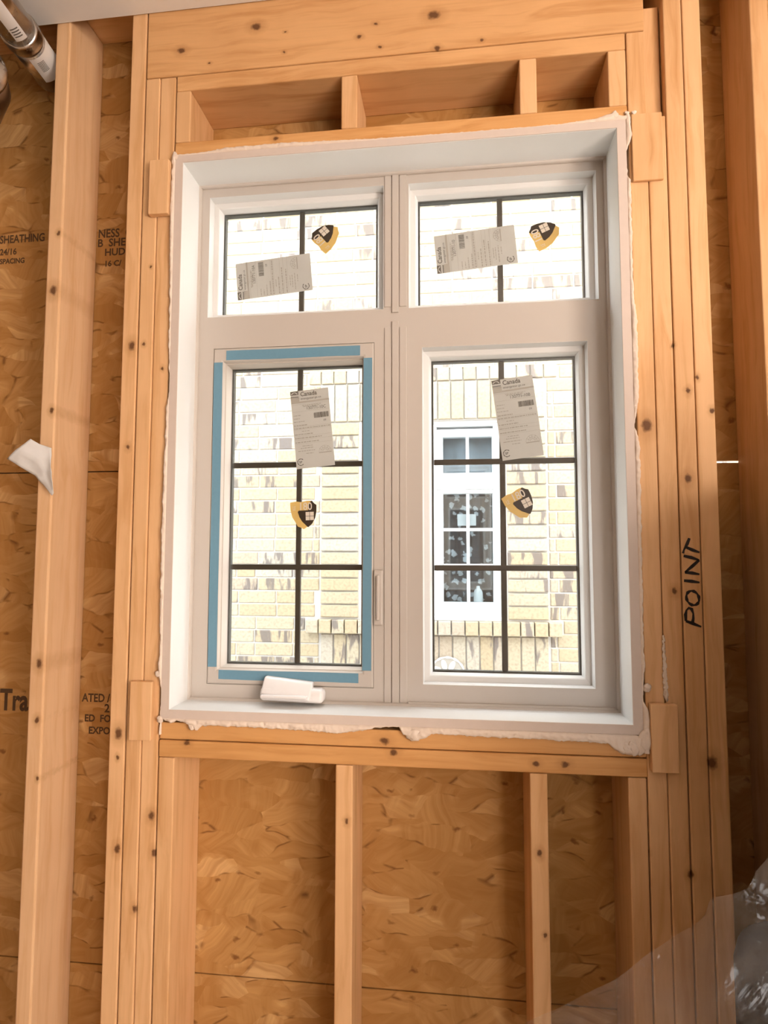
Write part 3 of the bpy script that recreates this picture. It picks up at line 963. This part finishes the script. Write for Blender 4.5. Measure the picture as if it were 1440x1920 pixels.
shield(0.3370, 2.2260, R(113), 'tilted gold and black shield sticker on the upper right pane')
shield(-0.2340, 1.5850, R(2), 'upright gold and black shield sticker on the taped left casement glass')
shield(0.2810, 1.6035, R(26), 'tilted gold and black shield sticker on the lower right pane')

# ------------------------------------------------------------------ paper scrap on the left stud
bm = bmesh.new()
S = [[(-0.9030, 1.6785), (-0.8780, 1.7010), (-0.8480, 1.7255)], [(-0.8760, 1.6610), (-0.8550, 1.6880), (-0.8310, 1.7145)], [(-0.8440, 1.6400), (-0.8280, 1.6700), (-0.8040, 1.7055)],
     [(-0.8240, 1.6200), (-0.8140, 1.6420), (-0.7960, 1.6600)], [(-0.7980, 1.5930), (-0.7945, 1.5935), (-0.7900, 1.5980)]]
YS = [[-0.030, -0.034, -0.026], [-0.022, -0.030, -0.018], [-0.010, -0.022, -0.012], [-0.012, -0.015, -0.024], [-0.014, -0.016, -0.018]]
gr = [[bm.verts.new((x, YS[j][i], z)) for i, (x, z) in enumerate(r)] for j, r in enumerate(S)]
for a, b in zip(gr, gr[1:]):
    for k in range(2):
        bm.faces.new((a[k], a[k + 1], b[k + 1], b[k]))
bmesh.ops.subdivide_edges(bm, edges=bm.edges[:], cuts=4, use_grid_fill=True, smooth=0.6)
for v in bm.verts:
    v.co.y += 0.003 * noise.noise(v.co * 60)
r = bmesh.ops.extrude_face_region(bm, geom=bm.faces[:])
bmesh.ops.translate(bm, verts=[v for v in r['geom'] if isinstance(v, bmesh.types.BMVert)], vec=(0, 0.0005, 0))
o = recentre(obj('paper_scrap', bm, M['tissue'], smooth=True))
tag(o, 'torn crumpled white paper scrap hanging on the left stud', 'paper')

# ------------------------------------------------------------------ metal ducts under the ceiling, top left
p0, p1 = Vector((-0.815, -0.36, 2.640)), Vector((-0.918, 0.085, 2.728))
ax = (p1 - p0).normalized()
duct = tag(empty('vent_pipe', p0), 'shiny metal vent pipe with white barcode label under the ceiling', 'pipe')
def dpart(name, bm, mat, parent=duct, smooth=True):
    o = obj(name, bm, mat, parent, smooth)
    o.data.transform(Matrix.Translation(-p0))
    return o
L = (p1 - p0).length
def P(t):
    return p0 + ax * t
bm = bmesh.new()
tube(bm, [P(0.0), P(L * 0.62)], 0.040, 40)
body = dpart('pipe_body', bm, M['galv'])
bm = bmesh.new()
ts = [0.60, 0.612, 0.624, 0.636, 0.648, 0.66, 0.672, 0.684]
tube(bm, [P(L * t) for t in ts], [0.041, 0.045, 0.041, 0.045, 0.041, 0.045, 0.043, 0.042], 40)
dpart('ribbed_collar', bm, M['galv'])
bm = bmesh.new()
tube(bm, [P(L * 0.68), P(L)], 0.042, 40)
dpart('pipe_end', bm, M['galv'])
# wrapped label with barcode
toward = (Vector((0.1418, -1.3127, 1.4551)) - P(L * 0.8))
toward = (toward - ax * toward.dot(ax)).normalized()
side = ax.cross(toward)
def wrap(bm, t0, t1, a0, a1, r, n=14):
    rows = []
    for i in range(n + 1):
        a = a0 + (a1 - a0) * i / n
        d = toward * math.cos(a) + side * math.sin(a)
        rows.append((bm.verts.new(P(L * t0) + d * r), bm.verts.new(P(L * t1) + d * r)))
    for a, b in zip(rows, rows[1:]):
        bm.faces.new((a[0], a[1], b[1], b[0]))
bm = bmesh.new(); wrap(bm, 0.70, 0.90, -1.25, 0.55, 0.0425); lab = dpart('pipe_label', bm, M['white_label'])
bm = bmesh.new()
for k in range(9):
    wrap(bm, 0.735 + k * 0.009, 0.739 + k * 0.009, -0.15, 0.28, 0.0429, 5)
o = obj('barcode', bm, M['print'], lab, True); o.data.transform(Matrix.Translation(-p0))
bm = bmesh.new(); wrap(bm, 0.30, 0.56, -0.2, 0.5, 0.0405); lab2 = dpart('pipe_label', bm, M['white_label'])
bm = bmesh.new()
for k in range(4):
    wrap(bm, 0.47 + k * 0.018, 0.478 + k * 0.018, -0.05, 0.4, 0.0409, 6)
o = obj('label_print', bm, M['print'], lab2, True); o.data.transform(Matrix.Translation(-p0))

# round duct elbow below it, mostly out of the picture
elb = tag(empty('duct_elbow', (-1.05, -0.05, 2.55)), 'dull round metal duct elbow at the upper left edge', 'duct')
EM = Matrix.Translation((1.05, 0.05, -2.55))
bm = bmesh.new()
tube(bm, [(-1.40, 0.02, 2.575), (-1.20, 0.02, 2.575), (-1.12, 0.005, 2.575), (-1.04, -0.03, 2.575), (-0.985, -0.075, 2.575), (-0.957, -0.125, 2.575)], 0.066, 36)
o = obj('elbow_body', bm, M['galv_dark'], elb, True); o.data.transform(EM)
bm = bmesh.new()
tube(bm, [(-0.963, -0.114, 2.575), (-0.959, -0.121, 2.575), (-0.955, -0.129, 2.575), (-0.951, -0.137, 2.575), (-0.955, -0.129, 2.575), (-0.965, -0.111, 2.575)], [0.066, 0.0695, 0.0695, 0.064, 0.058, 0.057], 36)
o = obj('crimped_rim', bm, M['galv'], elb, True); o.data.transform(EM)

# ------------------------------------------------------------------ plastic wrapped bundle, lower right
bun = tag(empty('wrapped_bundle', (0.85, -0.42, 0.0)), 'dark bundle under loose clear plastic sheeting in the lower right corner', 'bundle')
BM = Matrix.Translation((-0.85, 0.42, 0))
bm = boxes((0.565, 1.15, -0.60, -0.24, 0.002, 0.885), bev=0.05, seg=4)
for v in bm.verts:
    v.co += Vector((0.012, 0.012, 0.01 if v.co.z > .1 else 0)) * noise.noise(v.co * 7)
o = obj('bundle_body', bm, M['bundle'], bun, True); o.data.transform(BM)
bm = boxes((0.735, 1.40, -0.70, -0.09, 0.002, 1.62), bev=0.04, seg=4)  # tall block out of view, added to shade the lower right wall
for v in bm.verts:
    v.co += Vector((0.012, 0.012, 0.01 if v.co.z > .1 else 0)) * noise.noise(v.co * 7)
o = obj('unseen_shade_block', bm, M['bundle'], bun, True); o.data.transform(BM)
edge = [(0.72, 1.33, -0.46), (0.60, 1.215, -0.50), (0.53, 1.13, -0.51), (0.4836, 1.0575, -0.51), (0.436, 1.015, -0.50), (0.3647, 0.948, -0.50), (0.2737, 0.885, -0.49), (0.17, 0.815, -0.48), (0.06, 0.72, -0.47), (0.0, 0.58, -0.46)]
bm = bmesh.new()
NU, NV = 90, 60
def edge_at(t):
    f = t * (len(edge) - 1)
    i = min(int(f), len(edge) - 2)
    return Vector(edge[i]).lerp(Vector(edge[i + 1]), f - i)
gr = []
for i in range(NU + 1):
    t = i / NU
    e = edge_at(t)
    far = Vector((1.20 - 0.10 * t, 0.95 - 0.93 * t, -0.66))
    row = []
    for j in range(NV + 1):
        s_ = j / NV
        p = e.lerp(far, s_)
        p = Vector((p.x, p.z, p.y)) if False else Vector((p[0], 0, p[1])) + Vector((0, e[2] + (-0.66 - e[2]) * s_, 0)) if False else Vector((e[0] + (far[0] - e[0]) * s_, e[2] + (far[2] - e[2]) * s_, e[1] + (far[1] - e[1]) * s_))
        q = Vector((p.x * 1.0 + p.z * 0.8, p.x * 0.6 - p.z * 0.5, 0))
        fold = 0.030 * noise.noise(Vector((q.x * 5.0, q.y * 22, 1.3))) + 0.012 * noise.noise(Vector((q.x * 14, q.y * 46, 4.1)))
        p.y += fold * min(1, 0.35 + 2 * s_)
        eg = max(0.0, 1 - s_ * 5)
        p.x += 0.008 * noise.noise(Vector((p.z * 30, 2, 0))) + eg * 0.018 * noise.noise(Vector((t * 9, 7.7, 0)))
        p.z += eg * 0.018 * noise.noise(Vector((t * 13, 1.7, 3)))
        row.append(bm.verts.new(p))
    gr.append(row)
for a, b in zip(gr, gr[1:]):
    for k in range(NV):
        bm.faces.new((a[k], a[k + 1], b[k + 1], b[k]))
o = obj('plastic_sheet', bm, M['film'], bun, True); o.data.transform(BM)

# ------------------------------------------------------------------ the neighbouring brick house
BY = 2.57
nb = tag(empty('wall_neighbour', (0, BY, 0)), 'cream and grey brick wall of the house next door', kind='structure')
def npart(name, bm, mat, parent=None):
    o = obj(name, bm, mat, parent or nb)
    o.data.transform(Matrix.Translation((0, -BY, 0)))
    return o
WX0, WX1, WZ0, WZ1 = -0.4415, 0.4245, 1.0420, 2.3300
npart('mortar_backing', boxes((-4.0, WX0, BY + 0.008, BY + 0.2, -0.4, 4.45), (WX1, 4.0, BY + 0.008, BY + 0.2, -0.4, 4.45), (WX0, WX1, BY + 0.008, BY + 0.2, -0.4, WZ0), (WX0, WX1, BY + 0.008, BY + 0.2, WZ1, 6.0)), M['mortar'])
bricks = []   # (x0, x1, z0, z1, y_front)
CH = 0.0855
Z00 = 1.0463
def spans(a, b, cuts):
    out = [(a, b)]
    for c0, c1 in cuts:
        nxt = []
        for s0, s1 in out:
            if c1 <= s0 or c0 >= s1:
                nxt.append((s0, s1))
            else:
                if c0 - s0 > 0.03: nxt.append((s0, c0 - 0.010))
                if s1 - c1 > 0.03: nxt.append((c1 + 0.010, s1))
        out = nxt
    return out
random.seed(12)
for k in range(-16, 40):
    z0 = Z00 + k * CH
    zc = z0 + CH / 2
    cuts = []
    if 2.59 < zc < 2.69 or 0.94 < zc < 1.045:
        cuts = [(-0.835, 0.800)]
    elif 0.68 < zc < 2.60:
        cuts = [(-0.742, 0.720)]
    off = (k % 2) * 0.13 + random.uniform(-0.012, 0.012)
    x = -3.9 + off
    while x < 3.9:
        ln = 0.25 if random.random() < 0.86 else 0.12
        for s0, s1 in spans(x, x + ln, cuts):
            if s1 - s0 > 0.025:
                bricks.append((s0, s1, z0 + 0.0045, z0 + CH - 0.0045, BY))
        x += ln + 0.010
for k in range(0, 15):      # stacked surrounds either side of the window
    z0 = Z00 + k * CH
    bricks.append((0.4695, 0.7150, z0 + 0.0045, z0 + CH - 0.0045, BY - 0.010))
    bricks.append((-0.7370, -0.4900, z0 + 0.0045, z0 + CH - 0.0045, BY - 0.010))
n_ = 19
for i in range(n_):           # rowlocks above and the projecting sill below
    w_ = (0.795 + 0.83) / n_
    x0 = -0.83 + i * w_
    bricks.append((x0 + 0.004, x0 + w_ - 0.004, 2.594, 2.6790, BY - 0.012))
    bricks.append((x0 + 0.004, x0 + w_ - 0.004, 0.9490, 1.0350, BY - 0.045))
n_ = 17
for i in range(n_):           # soldier courses
    w_ = (0.715 + 0.737) / n_
    x0 = -0.737 + i * w_
    bricks.append((x0 + 0.004, x0 + w_ - 0.004, 2.3370, 2.5850, BY - 0.010))
    bricks.append((x0 + 0.004, x0 + w_ - 0.004, 0.6900, 0.9400, BY - 0.006))
cp = Vector((0.1418, -1.3127, 1.4551))
def seen(b):
    c = Vector(((b[0] + b[1]) / 2, b[4], (b[2] + b[3]) / 2))
    t = (0.142 - cp.y) / (c.y - cp.y)
    h = cp + (c - cp) * t
    for r in (UL, UR, LR, LL):
        q = inset(r, 0.005)
        if q[0] < h.x < q[1] and q[2] < h.z < q[3]:
            return (c - cp).length
    return 99.0
order = sorted(bricks, key=seen)
parts = [b for b in order[:300] if seen(b) < 99]
rest = [b for b in bricks if b not in set(parts)]
cache = {}
def brick_mesh(lx, lz):
    key = (round(lx, 3), round(lz, 3))
    if key not in cache:
        bm = bmesh.new()
        e = 0.004
        h, v = lx / 2, lz / 2
        loops = [(-h, h, -v, v, 0.09), (-h, h, -v, v, e), (-h + e, h - e, -v + e, v - e, 0.0)]
        loft(bm, loops)
        bm.faces.new([bm.verts[i] for i in range(8, 12)] if bm.verts.ensure_lookup_table() is None else [])
        bmesh.ops.recalc_face_normals(bm, faces=bm.faces[:])
        me = bpy.data.meshes.new('brick')
        bm.to_mesh(me)
        bm.free()
        me.materials.append(M['brick'])
        cache[key] = me
    return cache[key]
for x0, x1, z0, z1, y in parts:
    o = bpy.data.objects.new('brick', brick_mesh(x1 - x0, z1 - z0))
    COL.objects.link(o)
    o.parent = nb
    o.location = ((x0 + x1) / 2, y - BY, (z0 + z1) / 2)
verts, faces, tone = [], [], []
for x0, x1, z0, z1, y in rest:
    e = 0.004
    b0 = len(verts)
    for X0, X1, Z0, Z1, Y in ((x0, x1, z0, z1, y + 0.09), (x0, x1, z0, z1, y + e), (x0 + e, x1 - e, z0 + e, z1 - e, y)):
        verts += [(X0, Y - BY, Z0), (X1, Y - BY, Z0), (X1, Y - BY, Z1), (X0, Y - BY, Z1)]
    rv = random.random()
    for a in (0, 4):
        for k in range(4):
            faces.append((b0 + a + k, b0 + a + (k + 1) % 4, b0 + a + 4 + (k + 1) % 4, b0 + a + 4 + k))
    faces.append((b0 + 8, b0 + 9, b0 + 10, b0 + 11))
    tone += [rv] * 12
me = bpy.data.meshes.new('further_bricks')
me.from_pydata(verts, [], faces)
at = me.attributes.new('brick_tone', 'FLOAT', 'POINT')
at.data.foreach_set('value', tone)
me.materials.append(M['brick_far'])
o = bpy.data.objects.new('further_bricks', me)
COL.objects.link(o)
o.parent = nb
o['kind'] = 'stuff'

# its window
w2 = tag(empty('window_2', (-0.01, BY, 1.045)), 'white framed window of the neighbouring house with patterned curtain', kind='structure')
def n2(name, bm, mat, parent=None):
    o = obj(name, bm, mat, parent or w2)
    o.data.transform(Matrix.Translation((0.01, -BY, -1.045)))
    return o
YF = BY + 0.030
CX = -0.0085
bm = bmesh.new()
FO = (WX0, WX1, WZ0, WZ1)
loft(bm, [(*FO, YF + 0.12), (*FO, YF), (*inset(FO, 0.010), YF - 0.004), (*inset(FO, 0.036), YF - 0.004), (*inset(FO, 0.036), YF + 0.012), (*inset(FO, 0.036), YF + 0.12)], closed=True)
n2('outer_frame', bm, M['vinyl_out'])
n2('lintel_flashing', boxes((WX0, WX1, YF - 0.012, YF + 0.02, 2.312, 2.3295)), M['mortar'])
n2('window_sill', boxes((WX0 - 0.003, WX1 + 0.003, YF - 0.030, YF + 0.03, 1.036, 1.0600), bev=0.004), M['vinyl_out'])
n2('centre_mullion', boxes((CX - 0.030, CX + 0.030, YF + 0.001, YF + 0.08, 1.06, 2.30), bev=0.003), M['vinyl_out'])
n2('transom_rail', boxes((WX0 + .03, WX1 - .03, YF + 0.002, YF + 0.08, 1.880, 1.960), bev=0.003), M['vinyl_out'])
for sx in (1, -1):
    for (z0, z1, name) in ((1.960, 2.278, 'upper_light'), (1.075, 1.880, 'lower_light')):
        a, b = sorted((CX + sx * 0.030, CX + sx * 0.3985))
        outer = (a, b, z0, z1)
        pane = (*sorted((CX + sx * 0.0715, CX + sx * 0.3900)), z0 + (0.030 if name == 'upper_light' else 0.075), z1 - (0.052 if name == 'upper_light' else 0.028))
        bm = bmesh.new()
        loft(bm, [(*outer, YF + 0.07), (*outer, YF + 0.012), (*inset(outer, 0.003), YF + 0.008), (pane[0] - .004, pane[1] + .004, pane[2] - .004, pane[3] + .004, YF + 0.010), (*pane, YF + 0.024), (*pane, YF + 0.07)], closed=True)
        sash = n2(name, bm, M['vinyl_out'])
        n2('glass_pane', boxes((pane[0] - .002, pane[1] + .002, YF + 0.026, YF + 0.029, pane[2] - .002, pane[3] + .002)), M['glass_far'], sash)
        xm = (pane[0] + pane[1]) / 2
        n2('glazing_bar', boxes((xm - 0.010, xm + 0.010, YF + 0.016, YF + 0.025, pane[2] + .001, pane[3] - .001)), M['vinyl_out'], sash)
        if name == 'lower_light':
            for zz in (1.6180, 1.3860):
                n2('glazing_bar', boxes((pane[0] + .001, pane[1] - .001, YF + 0.0155, YF + 0.0255, zz - 0.010, zz + 0.010)), M['vinyl_out'], sash)
# curtains hanging behind its glass
def curtain(name, x0, x1, z0, z1, y, mat, waves, label):
    bm = bmesh.new()
    n, m = 120, 30
    rows = []
    for j in range(m + 1):
        z = z0 + (z1 - z0) * j / m
        rows.append([bm.verts.new((x0 + (x1 - x0) * i / n, y + 0.012 * math.sin(waves * i / n * 6.283 + (1.6 * j / m if waves < 6 else 0)) + 0.004 * noise.noise((i * .15, j * .2, 1)), z)) for i in range(n + 1)])
    for a, b in zip(rows, rows[1:]):
        for i in range(n):
            bm.faces.new((a[i], a[i + 1], b[i + 1], b[i]))
    r = bmesh.ops.extrude_face_region(bm, geom=bm.faces[:])
    bmesh.ops.translate(bm, verts=[v for v in r['geom'] if isinstance(v, bmesh.types.BMVert)], vec=(0, 0.002, 0))
    o = recentre(obj(name, bm, mat, None, True))
    tag(o, label, 'curtain')
curtain('lace_curtain', -0.43, 0.41, 1.08, 1.90, YF + 0.105, M['lace'], 9, 'dark curtain with white flower pattern behind the neighbour window')
curtain('plain_curtain', -0.43, 0.41, 1.94, 2.29, YF + 0.105, M['blind'], 3.5, 'plain grey draped curtain in the top of the neighbour window')
# white bottle behind the neighbour's glass
bm = bmesh.new()
prof = [(0.0, 0.027), (0.004, 0.030), (0.065, 0.030), (0.082, 0.022), (0.092, 0.013), (0.106, 0.012), (0.108, 0.004)]
tube(bm, [(0.285, YF + 0.062, 1.1450 + h) for h, _ in prof], [r_ for _, r_ in prof], 20)
o = recentre(obj('white_bottle', bm, M['white_label'], None, True))
tag(o, 'small white bottle standing inside the neighbour window', 'bottle')
bm = boxes((0.155, 0.275, YF + 0.040, YF + 0.044, 1.645, 1.72))
o = recentre(obj('window_card', bm, M['white_label']))
tag(o, 'small white card showing in the neighbour window', 'card')

# round plaque below the neighbour's sill
plq = tag(empty('round_plaque', (0.083, BY - 0.012, 0.70)), 'round white patterned plaque on the brick below the neighbour window', 'plaque')
PL = Matrix(((1, 0, 0, 0), (0, 0, -1, 0), (0, 1, 0, 0), (0, 0, 0, 1)))
bm = bmesh.new()
poly(bm, [(0.108 * math.cos(a), 0.108 * math.sin(a)) for a in [k * math.pi / 20 for k in range(40)]], PL, 0.006)
obj('disc', bm, M['print_pale'], plq)
bm = bmesh.new()
stroke(bm, [(0.110 * math.cos(a), 0.110 * math.sin(a)) for a in [k * math.pi / 20 for k in range(41)]], 0.014, PL, 0.009)
obj('rim', bm, M['white_label'], plq, fix=False)
for k in range(8):
    a = k * math.pi / 4 + 0.3
    bm = bmesh.new()
    c = (0.064 * math.cos(a), 0.064 * math.sin(a))
    pts = []
    for q in range(14):
        b = q * math.pi / 7
        u, v = 0.034 * math.cos(b), 0.017 * math.sin(b)
        pts.append((c[0] + u * math.cos(a) - v * math.sin(a), c[1] + u * math.sin(a) + v * math.cos(a)))
    poly(bm, pts, PL @ Matrix.Translation((0, 0, 0.0055)), 0.004)
    obj('petal', bm, M['white_label'], plq)

# side yard between the houses
struct('ground', boxes((-8, 8, 0.157, BY + 0.1, -0.55, -0.4)), M['earth'])
